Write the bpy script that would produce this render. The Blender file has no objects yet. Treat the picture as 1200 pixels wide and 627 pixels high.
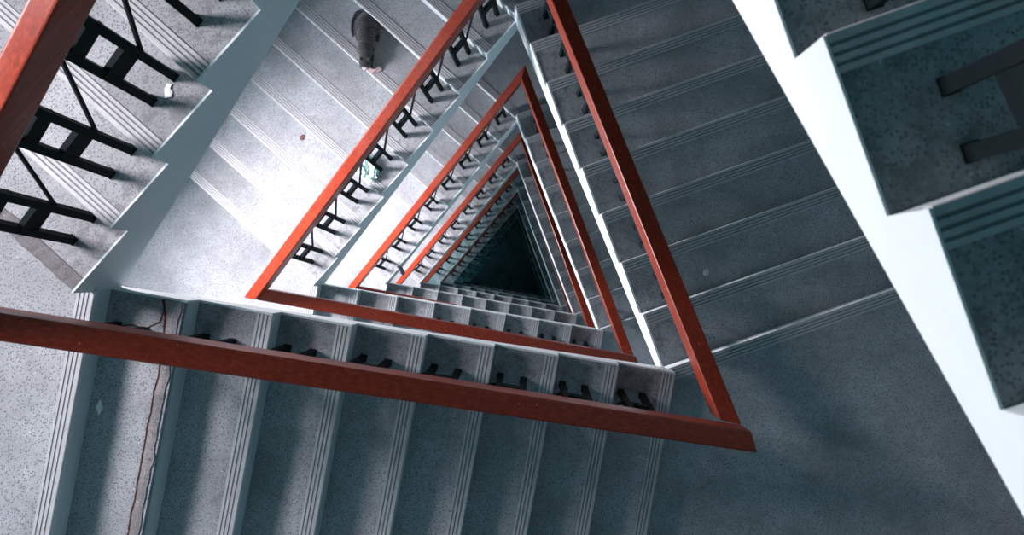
import bpy, bmesh, math, random
from mathutils import Vector, Matrix, noise
random.seed(7)
COL = bpy.context.scene.collection
scene = bpy.context.scene

# ------------------------------------------------------------------ dimensions (metres, plan x right / y up the photo)
RISE = 0.16
NT = 8                                    # treads per flight
STOREY = 27 * RISE                        # three flights per storey
EYE = 40.0                                # camera height over the shaft floor level
A = Vector((-1.5293, -0.0304)); B = Vector((-0.0094, 1.6761)); C = Vector((0.7359, -0.4432))
TOP_A = EYE - 3.8664                      # level of the first left landing
W = 1.5                                   # flight width
STRING = 0.42
TURNS = 8
SIDES = {'lower': (A, C), 'right': (C, B), 'left': (B, A)}
START = {'lower': 0.0, 'right': 9 * RISE, 'left': 18 * RISE - STOREY}
# rail: offset of its outer face at start/end, height at start/end (above the landing corner level)
RAIL = {'lower': (.152, .222, .730, .792), 'right': (.151, .197, .681, .807), 'left': (.201, .216, .795, .713)}
RW = .074
FOOT = {'lower': .130, 'right': .146, 'left': .118}
RWS = {'lower': .086, 'right': .080, 'left': .074}
RTS = {'lower': .195, 'right': .22, 'left': .172}; RT = .17
CEN = (A + B + C) / 3

def direc(side):
    a, b = SIDES[side]; return (b - a).normalized()
def outn(side):
    d = direc(side); return Vector((d.y, -d.x))
def length(side):
    a, b = SIDES[side]; return (b - a).length
def top_z(side, turn):
    return TOP_A - START[side] - (turn - 1) * STOREY

# ------------------------------------------------------------------ materials
def new_mat(name):
    m = bpy.data.materials.new(name); m.use_nodes = True
    nt = m.node_tree; bs = nt.nodes['Principled BSDF']
    return m, nt, bs
def N(nt, kind, **kw):
    n = nt.nodes.new(kind)
    for k, v in kw.items(): setattr(n, k, v)
    return n
def ramp(nt, fac, stops):
    r = N(nt, 'ShaderNodeValToRGB')
    e = r.color_ramp.elements
    while len(e) < len(stops): e.new(.5)
    for i, (p, c) in enumerate(stops):
        e[i].position = p; e[i].color = c if len(c) == 4 else (*c, 1)
    nt.links.new(fac, r.inputs[0]); return r.outputs[0]
def mix(nt, fac, a, b, mode='MIX'):
    m = N(nt, 'ShaderNodeMix', data_type='RGBA', blend_type=mode)
    for idx, v in ((0, fac), (6, a), (7, b)):
        if isinstance(v, (int, float)): m.inputs[idx].default_value = v
        elif isinstance(v, tuple): m.inputs[idx].default_value = (*v, 1)
        else: nt.links.new(v, m.inputs[idx])
    return m.outputs[2]
def tex_noise(nt, vec, scale, detail=3, rough=.55, dist=0):
    n = N(nt, 'ShaderNodeTexNoise'); n.inputs['Scale'].default_value = scale
    n.inputs['Detail'].default_value = detail; n.inputs['Roughness'].default_value = rough
    n.inputs['Distortion'].default_value = dist
    nt.links.new(vec, n.inputs['Vector']); return n.outputs[0]
def speckle(nt, vec, scale, size, chance):
    """sharp little chips: voronoi cells, a share of them showing a dot"""
    v = N(nt, 'ShaderNodeTexVoronoi'); v.inputs['Scale'].default_value = scale
    nt.links.new(vec, v.inputs['Vector'])
    lt = N(nt, 'ShaderNodeMath', operation='LESS_THAN'); nt.links.new(v.outputs['Distance'], lt.inputs[0]); lt.inputs[1].default_value = size
    sp = N(nt, 'ShaderNodeSeparateColor'); nt.links.new(v.outputs['Color'], sp.inputs[0])
    l2 = N(nt, 'ShaderNodeMath', operation='LESS_THAN'); nt.links.new(sp.outputs[0], l2.inputs[0]); l2.inputs[1].default_value = chance
    mu = N(nt, 'ShaderNodeMath', operation='MULTIPLY'); nt.links.new(lt.outputs[0], mu.inputs[0]); nt.links.new(l2.outputs[0], mu.inputs[1])
    return mu.outputs[0]
def bump(nt, bs, h, strength=.3, dist=.002):
    b = N(nt, 'ShaderNodeBump'); b.inputs['Strength'].default_value = strength; b.inputs['Distance'].default_value = dist
    nt.links.new(h, b.inputs['Height']); nt.links.new(b.outputs[0], bs.inputs['Normal'])

def N_add(nt, a, v):
    m = N(nt, 'ShaderNodeMath', operation='ADD'); nt.links.new(a, m.inputs[0]); m.inputs[1].default_value = v; return m.outputs[0]
def terrazzo(name, base=(.345, .372, .395), dark=.72, feet=False):
    m, nt, bs = new_mat(name)
    pos = N(nt, 'ShaderNodeNewGeometry').outputs['Position']
    big = tex_noise(nt, pos, 2.3, 4, .6)
    mid = tex_noise(nt, pos, 14, 5, .7, .4)
    fine = tex_noise(nt, pos, 150, 2, .6)
    lo = tuple(x * dark for x in base); hi = tuple(min(1, x * 1.12) for x in base)
    c = ramp(nt, big, [(.32, lo), (.62, hi)])
    c = mix(nt, .4, c, ramp(nt, mid, [(.3, (.5, .5, .5)), (.7, (1.0, 1.0, 1.0))]), 'MULTIPLY')
    c = mix(nt, .5, c, ramp(nt, fine, [(.35, (.55, .55, .55)), (.6, (1, 1, 1))]), 'MULTIPLY')
    c = mix(nt, speckle(nt, pos, 135, .38, .55), c, (.125, .14, .15))
    c = mix(nt, speckle(nt, pos, 70, .18, .10), c, (.05, .055, .06))
    c = mix(nt, speckle(nt, pos, 60, .16, .05), c, (.55, .55, .57))
    grime = ramp(nt, tex_noise(nt, pos, 5.5, 5, .75, .8), [(.60, (0, 0, 0)), (.78, (1, 1, 1))])
    g = N(nt, 'ShaderNodeMath', operation='MULTIPLY'); nt.links.new(grime, g.inputs[0]); g.inputs[1].default_value = .45
    c = mix(nt, g.outputs[0], c, (.10, .105, .115))
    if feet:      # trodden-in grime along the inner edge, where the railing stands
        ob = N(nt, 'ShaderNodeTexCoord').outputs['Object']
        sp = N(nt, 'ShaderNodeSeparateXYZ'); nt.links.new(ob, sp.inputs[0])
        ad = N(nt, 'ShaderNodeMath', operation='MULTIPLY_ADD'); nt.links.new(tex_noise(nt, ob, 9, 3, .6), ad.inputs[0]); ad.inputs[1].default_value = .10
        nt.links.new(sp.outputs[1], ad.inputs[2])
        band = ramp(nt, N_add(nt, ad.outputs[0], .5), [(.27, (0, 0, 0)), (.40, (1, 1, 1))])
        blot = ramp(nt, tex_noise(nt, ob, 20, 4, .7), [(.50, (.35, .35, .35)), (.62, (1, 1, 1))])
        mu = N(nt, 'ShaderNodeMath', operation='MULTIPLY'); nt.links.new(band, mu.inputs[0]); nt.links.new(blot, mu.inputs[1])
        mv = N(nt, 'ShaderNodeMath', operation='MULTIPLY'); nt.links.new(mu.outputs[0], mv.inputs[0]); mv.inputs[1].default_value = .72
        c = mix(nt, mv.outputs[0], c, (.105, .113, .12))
    nt.links.new(c, bs.inputs['Base Color'])
    bs.inputs['Roughness'].default_value = .6
    bs.inputs['Specular IOR Level'].default_value = .35
    bump(nt, bs, fine, .15, .001)
    return m
def painted(name, col, rough=.5, patch=(.55, .55, .55)):
    m, nt, bs = new_mat(name)
    pos = N(nt, 'ShaderNodeNewGeometry').outputs['Position']
    n = tex_noise(nt, pos, 3.0, 5, .65, .3)
    c = mix(nt, .35, col, ramp(nt, n, [(.3, patch), (.6, (1, 1, 1))]), 'MULTIPLY')
    sc = ramp(nt, tex_noise(nt, pos, 22, 6, .8, 1.2), [(.66, (0, 0, 0)), (.74, (1, 1, 1))])
    k = N(nt, 'ShaderNodeMath', operation='MULTIPLY'); nt.links.new(sc, k.inputs[0]); k.inputs[1].default_value = .35
    c = mix(nt, k.outputs[0], c, tuple(x * .45 for x in col))
    nt.links.new(c, bs.inputs['Base Color']); bs.inputs['Roughness'].default_value = rough
    bump(nt, bs, n, .2, .003)
    return m
def varnished():
    m, nt, bs = new_mat('varnished_red_wood')
    tc = N(nt, 'ShaderNodeTexCoord').outputs['Object']
    mp = N(nt, 'ShaderNodeMapping'); mp.inputs['Scale'].default_value = (1.2, 26, 26); nt.links.new(tc, mp.inputs[0])
    g = tex_noise(nt, mp.outputs[0], 3.5, 6, .65, .6)
    c = ramp(nt, g, [(.28, (.11, .010, .003)), (.5, (.18, .020, .007)), (.72, (.25, .038, .011))])
    pos = N(nt, 'ShaderNodeNewGeometry').outputs['Position']
    c = mix(nt, speckle(nt, pos, 30, .10, .12), c, (.4, .15, .12))
    nt.links.new(c, bs.inputs['Base Color'])
    r = ramp(nt, tex_noise(nt, pos, 5, 3), [(.3, (.30, .30, .30)), (.7, (.48, .48, .48))])
    nt.links.new(r, bs.inputs['Roughness'])
    bs.inputs['Specular IOR Level'].default_value = .25
    bs.inputs['Coat Weight'].default_value = .10; bs.inputs['Coat Roughness'].default_value = .25
    bump(nt, bs, g, .08, .001)
    return m
def plain(name, col, rough=.5, metal=0, spec=.5):
    m, nt, bs = new_mat(name)
    pos = N(nt, 'ShaderNodeNewGeometry').outputs['Position']
    n = tex_noise(nt, pos, 30, 3, .6)
    c = mix(nt, .4, col, ramp(nt, n, [(.3, (.5, .5, .5)), (.7, (1, 1, 1))]), 'MULTIPLY')
    nt.links.new(c, bs.inputs['Base Color'])
    bs.inputs['Roughness'].default_value = rough; bs.inputs['Metallic'].default_value = metal
    bs.inputs['Specular IOR Level'].default_value = spec
    return m
TERR = terrazzo('speckled_terrazzo')
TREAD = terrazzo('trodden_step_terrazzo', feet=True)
PAINT = painted('pale_blue_white_paint', (.60, .685, .70), .5, (.8, .8, .8))
RISER = painted('painted_riser', (.50, .60, .62), .5)
STRIP = [plain('nosing_strip_ribs', (.40, .425, .44), .45), plain('dirt_in_the_grooves', (.22, .235, .25), .8), plain('bright_strip_lip', (.66, .70, .72), .35)]
WOOD = varnished()
IRON = plain('dark_painted_iron', (.003, .008, .010), .75, 0, .10)
WALLM = painted('teal_washed_plaster', (.17, .29, .33), .8)
ROUGHC = terrazzo('worn_bare_concrete', (.30, .28, .29), .5)

# ------------------------------------------------------------------ object helpers
def link(name, bm, mat, parent=None, smooth=False):
    bmesh.ops.recalc_face_normals(bm, faces=bm.faces)
    me = bpy.data.meshes.new(name); bm.to_mesh(me); bm.free()
    for m in (mat if isinstance(mat, (list, tuple)) else [mat]): me.materials.append(m)
    if smooth:
        for p in me.polygons: p.use_smooth = True
    o = bpy.data.objects.new(name, me); COL.objects.link(o)
    if parent: o.parent = parent
    return o
def tag(o, label=None, cat=None, group=None, kind=None):
    if label: o['label'] = label
    if cat: o['category'] = cat
    if group: o['group'] = group
    if kind: o['kind'] = kind
    return o
def empty(name, loc, rz=0):
    o = bpy.data.objects.new(name, None); COL.objects.link(o)
    o.location = loc; o.rotation_euler = (0, 0, rz); o.empty_display_size = .2
    return o
def copy_tree(o, parent=None):
    c = o.copy(); COL.objects.link(c); c.parent = parent
    for ch in list(o.children): copy_tree(ch, c)
    return c
def prism(bm, pts, axis_from, axis_to, f):
    """closed polygon pts in 2d swept between two values; f(p, q, a) -> 3d"""
    lo = [bm.verts.new(f(p, q, axis_from)) for p, q in pts]
    hi = [bm.verts.new(f(p, q, axis_to)) for p, q in pts]
    n = len(pts)
    bm.faces.new(lo); bm.faces.new(hi[::-1])
    for i in range(n): bm.faces.new((lo[i], lo[(i + 1) % n], hi[(i + 1) % n], hi[i]))
def bar(bm, p, q, w, h, up=Vector((0, 0, 1))):
    p, q = Vector(p), Vector(q); d = (q - p).normalized()
    s = d.cross(up)
    if s.length < 1e-4: s = d.cross(Vector((1, 0, 0)))
    s.normalize(); u = s.cross(d)
    vs = []
    for e in (p, q):
        for a, b in ((-1, -1), (1, -1), (1, 1), (-1, 1)): vs.append(bm.verts.new(e + s * a * w / 2 + u * b * h / 2))
    for f in ((0, 1, 2, 3), (7, 6, 5, 4), (0, 4, 5, 1), (1, 5, 6, 2), (2, 6, 7, 3), (3, 7, 4, 0)): bm.faces.new([vs[i] for i in f])
def bevel(bm, w, seg=2, angle=.6):
    bmesh.ops.remove_doubles(bm, verts=bm.verts, dist=1e-6)
    bmesh.ops.recalc_face_normals(bm, faces=bm.faces)
    ed = [e for e in bm.edges if len(e.link_faces) == 2 and e.calc_face_angle(0) > angle]
    bmesh.ops.bevel(bm, geom=ed, offset=w, segments=seg, profile=.6, affect='EDGES', clamp_overlap=True)

# local frame of a flight: x along the descent, y = -outward, z up
def SNZ(s, z, n): return Vector((s, -n, z))
def strip_profile(s1, z):
    """ribbed nosing strip ending just past the edge s1, top at z"""
    b = s1 - .050; e = s1 + .013; t = z + .004
    p = [(b, z + .0005), (b, t)]
    x = b + .010
    for i in range(3):
        p += [(x, t), (x + .001, t - .003), (x + .005, t - .003), (x + .006, t)]
        x += .0155
    p += [(e - .003, t), (e - .001, t - .0015), (e, t - .004), (e, z - .030), (s1 + .0095, z - .030), (s1 + .0095, z + .0005)]
    return p
def strip_mesh(s1, z, n0, n1):
    bm = bmesh.new(); pts = strip_profile(s1, z); prism(bm, pts, n0, n1, SNZ)
    bm.faces.ensure_lookup_table()
    for i in range(len(pts)):
        f = bm.faces[2 + i]
        k = i - 2
        if 0 <= k < 12 and k % 4 in (0, 1, 2): f.material_index = 1
        elif k in (13, 14): f.material_index = 2
    return bm
def riser_mesh(s, z0, z1):
    bm = bmesh.new(); prism(bm, [(s + .0005, z1), (s + .009, z1), (s + .009, z0), (s + .0005, z0)], 0.0, W, SNZ); return bm

def build_flight(side, depth=STRING, broken=None, worn=None, edge=None):
    L = length(side); t = L / NT
    root = empty('stair_flight', (0, 0, 0))
    for j in range(1, NT + 1):
        s0, s1, z = (j - 1) * t, j * t, -j * RISE
        bot = lambda s: -s / t * RISE - depth + .002
        bm = bmesh.new()
        g = .0005
        prism(bm, [(s0 + g, z), (s1, z), (s1, bot(s1)), (s0 + g, bot(s0))], 0.001, W, SNZ)
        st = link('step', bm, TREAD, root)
        if j == broken: broken_edge(st, s1, z)
        elif j == worn: worn_edge(st, s1, z)
        else: link('nosing_strip', strip_mesh(s1, z, .001, W), STRIP, st)
        nb = -(j + 1) * RISE
        link('riser', riser_mesh(s1, nb + .001, z - .03), RISER, root)
    # painted inner string with the sawtooth profile
    pts = [(0, .003)]
    for j in range(1, NT + 1):
        pts += [((j - 1) * t + .010, (-(j - 1)) * RISE + .004), ((j - 1) * t + .010, -j * RISE + .004)]
    pts += [(L + .010, -NT * RISE + .004), (L + .010, -(NT + 1) * RISE + .004), (L + .010, -NT * RISE - depth), (0, -depth)]
    bm = bmesh.new(); prism(bm, pts, -(edge or {'left': .007, 'lower': .009, 'right': .010}[side]), 0.0, SNZ)
    link('stringer', bm, PAINT, root)
    return root

def broken_edge(parent, s1, z):
    """the cracked second nosing: strip gone, rough lip with a split along it"""
    rnd = random.Random(3)
    bm = bmesh.new(); n = 64
    rows = []
    for i in range(n + 1):
        y = .002 + (W - .002) * i / n
        a = noise.noise(Vector((y * 9, 1, 0))) * .010; b = noise.noise(Vector((y * 16, 5, 0))) * .012; c = noise.noise(Vector((y * 30, 9, 0))) * .006
        near = max(0, 1 - y / .14)
        back = s1 - .046 + a - near * .03
        front = s1 + .004 + b - .010
        rows.append([SNZ(back, z + .0005, y), SNZ(back + .004, z + .007 + c * .4, y), SNZ((back + front) / 2, z + .008 + c * .5, y),
                     SNZ(front - .004, z + .006 + c * .5, y), SNZ(front, z - .012 + c, y), SNZ(front - .002, z - .032, y)])
    vr = [[bm.verts.new(p) for p in r] for r in rows]
    for i in range(n):
        for k in range(5): bm.faces.new((vr[i][k], vr[i + 1][k], vr[i + 1][k + 1], vr[i][k + 1]))
    o = link('broken_nosing', bm, ROUGHC, parent); o['label'] = 'crumbling step edge with a long crack, strip missing'
    bm = bmesh.new(); n = 110; vr = []
    for i in range(n + 1):
        y = .003 + (W - .003) * i / n
        a = noise.noise(Vector((y * 9, 1, 0))) * .010 + noise.noise(Vector((y * 60, 2, 0))) * .003
        near = max(0, 1 - y / .14)
        w = .0028 + .002 * abs(noise.noise(Vector((y * 40, 3, 3)))) + near * .003
        c = s1 - .050 + a - near * .03
        vr.append([bm.verts.new(SNZ(c - w, z + .0012, y)), bm.verts.new(SNZ(c + w, z + .0012, y)), bm.verts.new(SNZ(c + w, z + .0004, y)), bm.verts.new(SNZ(c - w, z + .0004, y))])
    for i in range(n):
        for k in range(4): bm.faces.new((vr[i][k], vr[i + 1][k], vr[i + 1][(k + 1) % 4], vr[i][(k + 1) % 4]))
    link('crack', bm, CRACK, parent)
    # a branching split across the inner end of the step, as in the corner by the shaft
    for path in ([(-.075, .012), (-.068, .05), (-.08, .09), (-.125, .122), (-.18, .118), (-.235, .135)],
                 [(-.052, .02), (-.044, .06), (-.058, .10), (-.05, .15)], [(-.125, .122), (-.10, .15), (-.095, .19)]):
        bm = bmesh.new()
        for (a, b), (c, d) in zip(path, path[1:]):
            k = 5
            for q in range(k):
                f0, f1 = q / k, (q + 1) / k
                j = lambda f: noise.noise(Vector(((a + (c - a) * f) * 60, (b + (d - b) * f) * 60, 4))) * .006
                p0 = SNZ(s1 + a + (c - a) * f0 + j(f0), z + .0012, b + (d - b) * f0)
                p1 = SNZ(s1 + a + (c - a) * f1 + j(f1), z + .0012, b + (d - b) * f1)
                bar(bm, p0, p1, .0055, .0012)
        link('crack', bm, CRACK, parent)

def worn_edge(parent, s1, z):
    bm = bmesh.new(); n = 90; vr = []
    for i in range(n + 1):
        y = .002 + (W - .002) * i / n
        a = noise.noise(Vector((y * 18, 7, 0))) * .006; b = noise.noise(Vector((y * 23, 8, 2))) * .005
        c = noise.noise(Vector((y * 50, 3, 1))) * .003
        pr = [(s1 - .052 + a, .0005), (s1 - .049 + a, .003), (s1 - .030, .001 + c), (s1 - .014, .0035 + c), (s1 + .006 + b, .002), (s1 + .008 + b, -.03)]
        vr.append([bm.verts.new(SNZ(p, z + q, y)) for p, q in pr])
    for i in range(n):
        for k in range(5): bm.faces.new((vr[i][k], vr[i + 1][k], vr[i + 1][k + 1], vr[i][k + 1]))
    o = link('worn_nosing', bm, WORN, parent); o['label'] = 'worn grey step edge, ribs rubbed away'
CRACK = plain('dark_crack', (.05, .012, .012), .9)
WORN = terrazzo('rubbed_grey_edge', (.17, .165, .18), .45)

# ------------------------------------------------------------------ rails
def rail_line(side):
    a, b = SIDES[side]; oa, ob, ha, hb = RAIL[side]; d = direc(side); n = outn(side)
    P = a + n * oa - d * oa * 1.732; Q = b + n * ob + d * ob * 1.732
    return P, Q, ha, hb
def lines(side):
    P, Q, ha, hb = rail_line(side); d = (Q - P).normalized(); n = Vector((d.y, -d.x))
    return (P, d), (P - n * RWS[side], d)
def isect(l1, l2):
    (p, d), (q, e) = l1, l2
    den = d.x * e.y - d.y * e.x; w = q - p
    return p + d * ((w.x * e.y - w.y * e.x) / den)
def rail_plan(side):
    o, i = lines(side)
    Lo, Li = lines('left'); Do, Di = lines('lower'); Ro, Ri = lines('right')
    if side == 'left': return isect(o, Ro), isect(i, Ri), isect(o, Do), isect(i, Do)
    if side == 'lower': return isect(o, Li), isect(i, Li), isect(o, Ro), isect(i, Ro)
    return isect(o, Di), isect(i, Di), isect(o, Lo), isect(i, Li)
def rail_z(side, p):
    P, Q, ha, hb = rail_line(side); d = Q - P; t = (p - P).dot(d) / d.length_squared
    return (1 - t) * ha + t * (-9 * RISE + hb)
def build_railing(side, feet=True):
    a, b = SIDES[side]; d = direc(side); n = outn(side); L = length(side); t = L / NT
    root = empty('stair_railing', (0, 0, 0))
    loc = lambda p: Vector(((p - a).dot(d), -(p - a).dot(n)))
    bm = bmesh.new(); vs = []
    for p in rail_plan(side):
        q = loc(p); z = rail_z(side, p)
        vs.append((bm.verts.new((q.x, q.y, z)), bm.verts.new((q.x, q.y, z - RTS[side]))))
    (so, so2), (si, si2), (eo, eo2), (ei, ei2) = vs
    for f in ((so, si, ei, eo), (so2, eo2, ei2, si2), (so, eo, eo2, so2), (si, si2, ei2, ei), (so, so2, si2, si), (eo, ei, ei2, eo2)): bm.faces.new(f)
    bevel(bm, .009, 3)
    link('handrail', bm, WOOD, root)
    def railbase(s):
        P, Q, *_ = rail_line(side); dd = (Q - P).normalized(); nn = Vector((dd.y, -dd.x)); c = P - nn * RW / 2
        # point on the rail centre line at distance s along the flight
        k = (a + d * s - c).dot(d) / dd.dot(d); p = c + dd * k
        return (p - a).dot(n), rail_z(side, p) - RTS[side]
    tops = []
    for j in range(1, NT + 1):
        z = -j * RISE
        bm = bmesh.new(); ends = []
        for off in (.058, .162):
            s = (j - 1) * t + off; nn, zt = railbase(s)
            bar(bm, SNZ(s, z, FOOT[side]), SNZ(s, zt + .012, nn), .026, .026, Vector((1, 0, 0)))
            ends.append((s, nn, zt))
        (s0, n0, z0), (s1, n1, z1) = ends
        at = lambda e, f: SNZ(e[0], z + (e[2] - z) * f, FOOT[side] + (e[1] - FOOT[side]) * f)
        bar(bm, at(ends[0], .48), at(ends[1], .48), .020, .11)
        bar(bm, at(ends[0], .85), at(ends[1], .85), .020, .080)
        bar(bm, SNZ(s0 - .03, z0 - .004, n0), SNZ(s1 + .03, z1 - .004, n1), .034, .010)     # flat plate under the rail
        for s in (s0, s1): bar(bm, SNZ(s - .015, z + .003, FOOT[side]), SNZ(s + .015, z + .003, FOOT[side]), .030, .004)
        link('baluster', bm, IRON, root)
        tops.append((at(ends[0], .36), at(ends[1], .97)))
    for j in range(NT - 1):
        bm = bmesh.new(); bar(bm, tops[j][1] + Vector((.012, 0, -.01)), tops[j + 1][0], .011, .011)
        link('brace_rod', bm, IRON, root)
    return root

# ------------------------------------------------------------------ landings
def build_landing(name, prev, nxt):
    P = SIDES[nxt][0]
    root = empty(name, (0, 0, 0))
    dp, np_, dn, nn = direc(prev), outn(prev), direc(nxt), outn(nxt)
    # outer corner of the two wall lines
    oc = isect((np_ * W, dp), (nn * W, dn))
    bm = bmesh.new()
    q = dp * .0095
    pts = [(q + np_ * .0).to_tuple(), (q + np_ * W).to_tuple(), oc.to_tuple(), (nn * W).to_tuple(), (0, 0)]
    prism(bm, pts, 0, -.2, lambda x, y, z: Vector((x, y, z)))
    link('landing_slab', bm, TERR, root)
    ang = math.atan2(dn.y, dn.x)
    o = link('nosing_strip', strip_mesh(0, 0, .004, W), STRIP, root); o.rotation_euler.z = ang
    o = link('riser', riser_mesh(0, -RISE + .001, -.03), RISER, root); o.rotation_euler.z = ang
    return root

ORD = ['first', 'second', 'third', 'fourth', 'fifth', 'sixth', 'seventh', 'eighth', 'ninth']
SIDEW = {'left': 'left', 'lower': 'lower', 'right': 'right'}
def place(o, side, turn, dz=0):
    a = SIDES[side][0]; d = direc(side)
    o.location = (a.x, a.y, top_z(side, turn) + dz); o.rotation_euler = (0, 0, math.atan2(d.y, d.x))
LOOK = {('left', 1): 'bright lilac-grey terrazzo flight at the upper left corner, nearest on the left of the shaft',
        ('left', 2): 'lilac-grey terrazzo flight with a dark cat and a crumpled bag on its steps',
        ('lower', 1): 'grey terrazzo flight along the bottom of the picture with one crumbling step edge',
        ('right', 2): 'dark grey-green terrazzo flight filling the upper right behind the white stringer'}
flight = {}
DEPTH = {'left': STRING, 'right': STRING, 'lower': .29}
for side in ('left', 'lower', 'right'):
    base = build_flight(side, depth=DEPTH[side])
    for k in range(1, TURNS + 1):
        n = k + (1 if side == 'right' else 0)
        if (side, k) == ('left', 1): o = build_flight('left', worn=8)
        elif (side, k) == ('lower', 1): o = build_flight('lower', depth=DEPTH['lower'], broken=1)
        elif k == 2 and side != 'right' or k == 1: o = base
        else: o = copy_tree(base)
        place(o, side, k)
        lab = LOOK.get((side, n), 'terrazzo stair flight on the %s side of the shaft, %s one down from the top' % (side, ORD[n - 1]))
        tag(o, lab, 'stairs', '%s flights down the shaft' % side)
        flight[(side, k)] = o
near = build_flight('right', depth=.29, edge=.005); place(near, 'right', 0, -.125)
tag(near, 'very close dark terrazzo flight in the upper right corner with a broad white stringer', 'stairs', 'right flights down the shaft')

RLOOK = {('left', 1): 'thick red-brown wooden railing crossing the upper left corner on black iron frames',
         ('lower', 1): 'long dark red wooden railing crossing the whole lower part of the picture',
         ('right', 2): 'red-brown wooden railing running from bottom right corner joint to the top edge',
         ('left', 2): 'red-orange wooden railing beside the crumpled bag, brightest at its lower end'}
for side in ('left', 'lower', 'right'):
    base = build_railing(side)
    for k in range(1, TURNS + 1):
        n = k + (1 if side == 'right' else 0)
        o = base if k == 1 else copy_tree(base)
        place(o, side, k)
        lab = RLOOK.get((side, n), 'red wooden railing on the %s side of the shaft, %s one down from the top' % (side, ORD[n - 1]))
        tag(o, lab, 'railing', '%s railings down the shaft' % side)
    if side == 'right':
        o = copy_tree(base); place(o, 'right', 0, -.125)
        tag(o, 'nearest railing at the right edge, only its black iron feet in view', 'railing', 'right railings down the shaft')

for nm, prev, nxt, txt in (('left', 'left', 'lower', 'left'), ('right', 'lower', 'right', 'right'), ('top', 'right', 'left', 'top')):
    base = build_landing('stair_landing', prev, nxt)
    P = SIDES[nxt][0]
    for k in range(1, TURNS + 1):
        o = base if k == 1 else copy_tree(base)
        z = {'left': 0, 'right': -9 * RISE, 'top': -18 * RISE}[nm]
        o.location = (P.x, P.y, TOP_A + z - (k - 1) * STOREY)
        first = {'left': 'bright speckled terrazzo landing at the left edge of the picture, above the crumbling step',
                 'right': 'large dark speckled terrazzo landing at the lower right, beside the white stringer',
                 'top': 'grey terrazzo landing at the top corner of the shaft, mostly out of the picture'}[nm]
        tag(o, first if k == 1 else 'terrazzo landing at the %s corner of the triangular shaft, %s one down from the top' % (txt, ORD[k - 1]), 'landing', '%s corner landings' % nm)

# ------------------------------------------------------------------ shell: outer walls and shaft floor
FLOOR_Z = TOP_A - TURNS * STOREY + .2
WALL_TOP = EYE + 1.2
T = .2
def outer(side, off): return (SIDES[side][0] + outn(side) * off, direc(side))
def shell_pts(off):
    l, d, r_ = outer('left', off), outer('lower', off), outer('right', off)
    return isect(l, d), isect(d, r_), isect(r_, l)       # corners A, C, B
pin, pout = shell_pts(W + .004), shell_pts(W + .004 + T)
for nm, i, j in (('wall_lower', 0, 1), ('wall_right', 1, 2)):
    bm = bmesh.new()
    prism(bm, [pin[i].to_tuple(), pin[j].to_tuple(), pout[j].to_tuple(), pout[i].to_tuple()], FLOOR_Z, WALL_TOP, lambda x, y, z: Vector((x, y, z)))
    tag(link(nm, bm, WALLM), kind='structure')
# left wall with one window opening per storey
WS0, WS1, WZ0, WZ1 = 2.15, 3.05, 1.45, 2.65               # along the left flight, height over the left landing below
dL, nL = direc('left'), outn('left')
def LW(s, z, off): 
    p = B + dL * s + nL * (W + .004 + off); return Vector((p.x, p.y, z))
sA = (pin[0] - B).dot(dL); sB = (pin[2] - B).dot(dL)
sAo = (pout[0] - B).dot(dL); sBo = (pout[2] - B).dot(dL)
bm = bmesh.new()
def box(s0, s1, z0, z1, o0=0, o1=T, b=None):
    prism(b or bm, [(s0, z0), (s1, z0), (s1, z1), (s0, z1)], o0, o1, lambda s, z, o: LW(s, z, o))
box(sB, WS0, FLOOR_Z, WALL_TOP); box(WS1, sA, FLOOR_Z, WALL_TOP)
zs = FLOOR_Z
wins = []
for k in range(TURNS, -1, -1):
    zb = TOP_A - (k - 1) * STOREY + WZ0; zt = zb + (WZ1 - WZ0)
    if zb < FLOOR_Z or zt > WALL_TOP: continue
    box(WS0, WS1, zs, zb); zs = zt; wins.append((k, zb, zt))
box(WS0, WS1, zs, WALL_TOP)
tag(link('wall_left', bm, WALLM), kind='structure')
GLASS, gnt, gbs = new_mat('frosted_window_glass')
gbs.inputs['Base Color'].default_value = (.8, .86, .88, 1); gbs.inputs['Roughness'].default_value = .35
for k, zb, zt in wins:
    b = bmesh.new()
    box(WS0, WS1, zb, zb + .05, .15, .18, b); box(WS0, WS1, zt - .05, zt, .15, .18, b)
    box(WS0, WS0 + .05, zb + .05, zt - .05, .15, .18, b); box(WS1 - .05, WS1, zb + .05, zt - .05, .15, .18, b)
    c = (WS0 + WS1) / 2; box(c - .012, c + .012, zb + .05, zt - .05, .15, .18, b)
    tag(link('window_%d' % (k + 1), b, PAINT), kind='structure')
bm = bmesh.new()
prism(bm, [p.to_tuple() for p in pout], FLOOR_Z - .2, FLOOR_Z, lambda x, y, z: Vector((x, y, z)))
tag(link('floor', bm, TERR), kind='structure')

# ------------------------------------------------------------------ camera (looks straight down the shaft)
rx, ry = -0.012148, -0.005715
R = Matrix.Rotation(ry, 3, 'Y') @ Matrix.Rotation(rx, 3, 'X')
cam = bpy.data.cameras.new('camera'); co = bpy.data.objects.new('camera', cam); COL.objects.link(co)
co.matrix_world = Matrix.Translation((0, 0, EYE)) @ R.transposed().to_4x4()
cam.sensor_width = 36; cam.lens = 1265 * 36 / 1200; cam.clip_start = .02; cam.clip_end = 200
cam.dof.use_dof = True; cam.dof.focus_distance = 5.2; cam.dof.aperture_fstop = 7.0
scene.camera = co
def on_level(u, v, z):
    """point of level z seen at photo pixel u, v (used only to measure where small things lie)"""
    d = R.transposed() @ Vector(((u - 600) / 1265, -(v - 313.5) / 1265, -1))
    k = (z - EYE) / d.z
    return Vector((d.x * k, d.y * k, z))
def tread_z(side, turn, j): return top_z(side, turn) - j * RISE

# ------------------------------------------------------------------ small things

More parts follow.
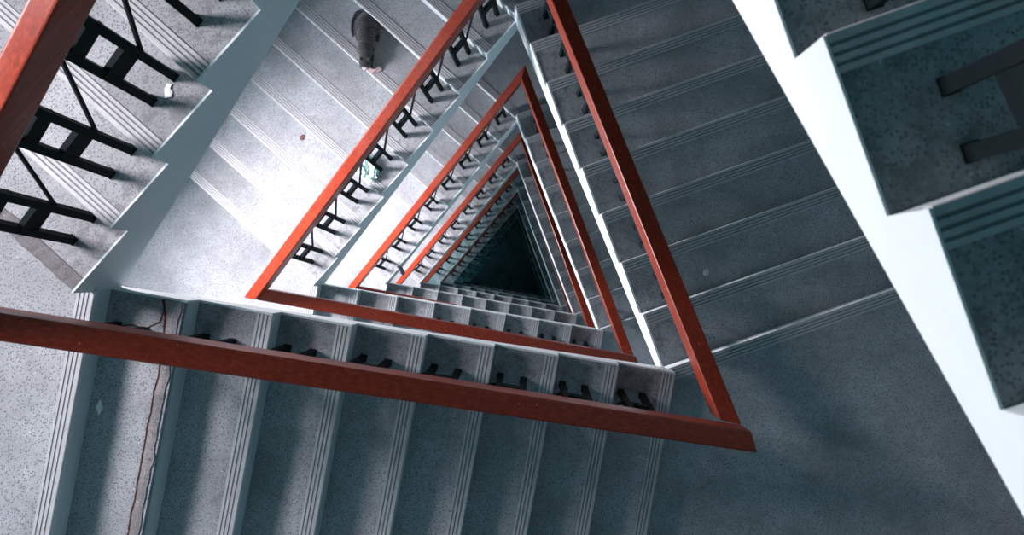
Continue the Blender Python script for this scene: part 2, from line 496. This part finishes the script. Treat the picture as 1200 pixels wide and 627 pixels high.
def find_tread(side, turn, u, v):
    """which tread lies at that spot, and the point on it"""
    a = SIDES[side][0]; d = direc(side); t = length(side) / NT
    for j in range(1, NT + 1):
        p = on_level(u, v, tread_z(side, turn, j)); s = (Vector((p.x, p.y)) - a).dot(d)
        if s <= j * t: return p, j
    return p, NT
def blob(bm, c, r, rot=(0, 0, 0), sub=3):
    M = Matrix.Translation(c) @ Matrix.Rotation(rot[2], 4, 'Z') @ Matrix.Rotation(rot[1], 4, 'Y') @ Matrix.Rotation(rot[0], 4, 'X') @ Matrix.Diagonal((*r, 1))
    bmesh.ops.create_icosphere(bm, subdivisions=sub, radius=1, matrix=M)
def cone(bm, p, q, r0, r1):
    p, q = Vector(p), Vector(q); d = q - p
    M = Matrix.Translation((p + q) / 2) @ d.to_track_quat('Z', 'Y').to_matrix().to_4x4()
    bmesh.ops.create_cone(bm, cap_ends=True, segments=12, radius1=r0, radius2=r1, depth=d.length, matrix=M)
def fused(name, bm, mat, parent, voxel, smooth_it=4):
    o = link(name, bm, mat, None)
    m = o.modifiers.new('r', 'REMESH'); m.mode = 'VOXEL'; m.voxel_size = voxel
    m2 = o.modifiers.new('s', 'SMOOTH'); m2.iterations = smooth_it; m2.factor = .5
    dg = bpy.context.evaluated_depsgraph_get(); dg.update()
    me = bpy.data.meshes.new_from_object(o.evaluated_get(dg)); old = o.data
    o.modifiers.clear(); o.data = me; bpy.data.meshes.remove(old); me.name = name
    for p in me.polygons: p.use_smooth = True
    if parent: o.parent = parent
    return o
# cat: faces +x, stands on z = 0
FUR, fnt, fbs = new_mat('dark_tabby_fur')
tc = N(fnt, 'ShaderNodeTexCoord').outputs['Object']
wv = N(fnt, 'ShaderNodeTexWave'); wv.wave_type = 'BANDS'; wv.bands_direction = 'X'
wv.inputs['Scale'].default_value = 13; wv.inputs['Distortion'].default_value = 4; wv.inputs['Detail'].default_value = 3; wv.inputs['Detail Scale'].default_value = 2
fnt.links.new(tc, wv.inputs['Vector'])
fc = ramp(fnt, wv.outputs[0], [(.3, (.010, .013, .016)), (.8, (.042, .048, .054))])
sx = N(fnt, 'ShaderNodeSeparateXYZ'); fnt.links.new(tc, sx.inputs[0])
ab = N(fnt, 'ShaderNodeMath', operation='ABSOLUTE'); fnt.links.new(sx.outputs[1], ab.inputs[0])
fc = mix(fnt, ramp(fnt, ab.outputs[0], [(.018, (1, 1, 1)), (.035, (0, 0, 0))]), fc, (.010, .013, .016))      # dark stripe down the back
fc = mix(fnt, ramp(fnt, sx.outputs[0], [(.222, (0, 0, 0)), (.232, (1, 1, 1))]), fc, (.55, .50, .50))          # pale muzzle and toes
fnt.links.new(fc, fbs.inputs['Base Color']); fbs.inputs['Roughness'].default_value = .9
fbs.inputs['Sheen Weight'].default_value = .2
bump(fnt, fbs, tex_noise(fnt, tc, 180, 3), .6, .004)
cat = empty('cat', (0, 0, 0))
bm = bmesh.new()
blob(bm, (-.105, 0, .082), (.090, .083, .080)); blob(bm, (-.02, 0, .090), (.105, .074, .078)); blob(bm, (.075, 0, .088), (.075, .062, .068))
blob(bm, (.125, 0, .086), (.050, .045, .046)); blob(bm, (.185, 0, .072), (.050, .050, .042)); blob(bm, (.222, 0, .056), (.022, .022, .018))
for s in (-1, 1):
    blob(bm, (-.10, s * .062, .058), (.066, .034, .055)); cone(bm, (-.13, s * .072, .02), (-.02, s * .078, .014), .016, .013); blob(bm, (-.015, s * .078, .014), (.024, .015, .013))
    cone(bm, (.085, s * .046, .075), (.10, s * .046, .02), .026, .016); cone(bm, (.10, s * .046, .018), (.185, s * .040, .013), .015, .012); blob(bm, (.20, s * .040, .013), (.022, .014, .012))
    blob(bm, (.200, s * .026, .064), (.020, .016, .018))
    cone(bm, (.168, s * .027, .098), (.160, s * .034, .132), .017, .002)
pts = [(-.17, .02, .05), (-.215, .0, .03), (-.235, -.05, .018), (-.21, -.10, .015), (-.15, -.125, .015), (-.08, -.125, .014), (-.03, -.115, .013)]
for i in range(len(pts) - 1): cone(bm, pts[i], pts[i + 1], .017 - .0012 * i, .0160 - .0012 * i); blob(bm, pts[i + 1], (.0155 - .0012 * i,) * 3, sub=2)
fused('cat_body', bm, FUR, cat, .005, 3)
EYE_M = plain('cat_eye', (.25, .30, .05), .1); NOSE_M = plain('cat_nose', (.30, .10, .09), .5)
for s in (-1, 1):
    bm = bmesh.new(); blob(bm, (.216, s * .021, .078), (.007, .007, .006)); link('eye', bm, EYE_M, cat, True)
bm = bmesh.new(); blob(bm, (.243, 0, .060), (.005, .008, .005)); link('nose', bm, NOSE_M, cat, True)
tag(cat, 'dark striped cat crouching on a step with its head at the edge', 'cat')
hp, j = find_tread('left', 2, 431, 76)
z = tread_z('left', 2, 3); mid = on_level(431, 48, z)
cat.scale = (.86,) * 3; cat.rotation_euler = (0, 0, math.radians(-93)); cat.location = (mid.x, mid.y, z + .002)

def scrap(name, side, turn, u, v, pts, thick, mat, label, cat_, rz=0, curl=.004):
    p, j = find_tread(side, turn, u, v)
    bm = bmesh.new(); n = len(pts)
    c0 = bm.verts.new((0, 0, thick + curl)); c1 = bm.verts.new((0, 0, .0005))
    top = [bm.verts.new((x, y, thick + curl * (.5 + .5 * math.sin(i * 2.4)))) for i, (x, y) in enumerate(pts)]
    bot = [bm.verts.new((x, y, .0005)) for x, y in pts]
    for i in range(n):
        k = (i + 1) % n
        bm.faces.new((c0, top[i], top[k])); bm.faces.new((c1, bot[k], bot[i])); bm.faces.new((top[i], bot[i], bot[k], top[k]))
    o = link(name, bm, mat); o.location = (p.x, p.y, p.z + .0015); o.rotation_euler.z = rz
    return tag(o, label, cat_)
WHITE = plain('white_paper', (.85, .87, .88), .7)
DARKC = plain('dark_cloth', (.02, .022, .04), .9)
REDP = plain('reddish_scrap', (.11, .045, .045), .8)
scrap('paper_scrap', 'left', 1, 198, 107, [(-.012, -.022), (.010, -.018), (.013, -.003), (.004, .008), (.010, .022), (-.006, .024), (-.012, .006)], .0015, WHITE,
      'torn white paper scrap beside an iron foot at the upper left', 'litter')
scrap('paper_scrap', 'lower', 1, 117, 477, [(-.014, 0), (-.002, -.030), (.013, -.002), (.002, .028)], .001, WHITE, 'pale diamond shaped scrap on the step below the left landing', 'litter')
scrap('paper_scrap', 'right', 1, 827, 319, [(-.014, -.012), (0, -.020), (.015, -.010), (.018, .006), (.006, .018), (-.010, .014), (-.018, .002)], .002, plain('pale_gum', (.55, .6, .6), .8),
      'small pale crumb stuck on a dark step of the right flight', 'litter')
scrap('red_scrap', 'left', 2, 355, 161, [(-.020, -.016), (-.004, -.022), (.014, -.010), (.006, .0), (.016, .016), (-.002, .022), (-.016, .012)], .002, REDP,
      'small dark reddish scrap on a lilac step left of the orange railing', 'litter')
scrap('dropped_cloth', 'left', 3, 470, 316, [(-.05, .03), (-.02, .055), (.02, .02), (.05, -.03), (.03, -.07), (.0, -.05), (-.02, .0)], .01, DARKC,
      'small dark cloth dropped beside the third left railing', 'cloth', 0, .02)
scrap('food_scrap', 'left', 2, 440, 82, [(-.05, .0), (-.03, .022), (.0, .014), (.03, .02), (.045, -.01), (.01, -.026), (-.03, -.02)], .006, plain('pale_food', (.45, .36, .35), .6),
      'pale pinkish food scrap on the step edge at the cat\'s mouth', 'food', .3, .014)
# crumpled carrier bag
BAGM, bnt, bbs = new_mat('thin_white_green_plastic')
tc = N(bnt, 'ShaderNodeTexCoord').outputs['Object']
wv = N(bnt, 'ShaderNodeTexWave'); wv.inputs['Scale'].default_value = 9; wv.inputs['Distortion'].default_value = 7; bnt.links.new(tc, wv.inputs['Vector'])
bc = ramp(bnt, wv.outputs[0], [(.55, (.74, .86, .83)), (.82, (.20, .45, .42))])
bnt.links.new(bc, bbs.inputs['Base Color']); bbs.inputs['Roughness'].default_value = .3
bm = bmesh.new(); bmesh.ops.create_icosphere(bm, subdivisions=5, radius=1)
for v_ in bm.verts:
    c = v_.co.copy()
    r1 = 1 - abs(noise.noise(c * 1.7 + Vector((3, 1, 2)))) * .55 - abs(noise.noise(c * 4.2)) * .28 - abs(noise.noise(c * 9)) * .12
    v_.co = Vector((c.x * .088 * r1, c.y * .115 * r1, max(0, (c.z * .6 + .55) * .075 * r1)))
bag = link('plastic_bag', bm, BAGM, None, False)
p, j = find_tread('left', 2, 431, 197)
bag.location = (p.x, p.y, p.z + .001); bag.rotation_euler.z = math.radians(25)
tag(bag, 'crumpled white and green plastic bag lying against the orange-red railing', 'bag')
# ------------------------------------------------------------------ light
def area(name, loc, target, sx, sy, power, col):
    l = bpy.data.lights.new(name, 'AREA'); l.shape = 'RECTANGLE'; l.size = sx; l.size_y = sy
    l.energy = power; l.color = col
    o = bpy.data.objects.new(name, l); COL.objects.link(o); o.location = loc
    o.rotation_euler = (Vector(target) - Vector(loc)).to_track_quat('-Z', 'Y').to_euler()
    return o
POWER = {1: 245, 2: 480, 3: 500, 4: 380, 5: 150, 6: 50, 7: 14, 8: 10}
for k, zb, zt in wins:
    if k not in POWER: continue
    sc = (WS0 + WS1) / 2; zc = (zb + zt) / 2
    p = LW(sc, zc, T - .005); q = LW(sc, zc, -1.0)
    area('window_daylight', p, q, WS1 - WS0 - .1, WZ1 - WZ0 - .1, POWER[k], (1.0, .89, .94) if k < 5 else (.72, .93, 1.0) if k < 7 else (.25, .85, 1.0))
hl = bpy.data.lights.new('shaft_floor_fill', 'POINT'); hl.energy = 4; hl.color = (.3, .85, 1.0); hl.shadow_soft_size = .15  # unseen teal fill light, added to lift the black at the shaft bottom
ho = bpy.data.objects.new('shaft_floor_fill', hl); COL.objects.link(ho); ho.location = (CEN.x - 1.6, CEN.y + 1.0, FLOOR_Z + 1.6)
w = bpy.data.worlds.new('sky'); scene.world = w; w.use_nodes = True
bg = w.node_tree.nodes['Background']; bg.inputs[0].default_value = (.09, .66, .78, 1); bg.inputs[1].default_value = .25
vs = scene.view_settings
vs.view_transform = 'Standard'; vs.look = 'None'; vs.gamma = 1; vs.exposure = .12; vs.use_curve_mapping = False
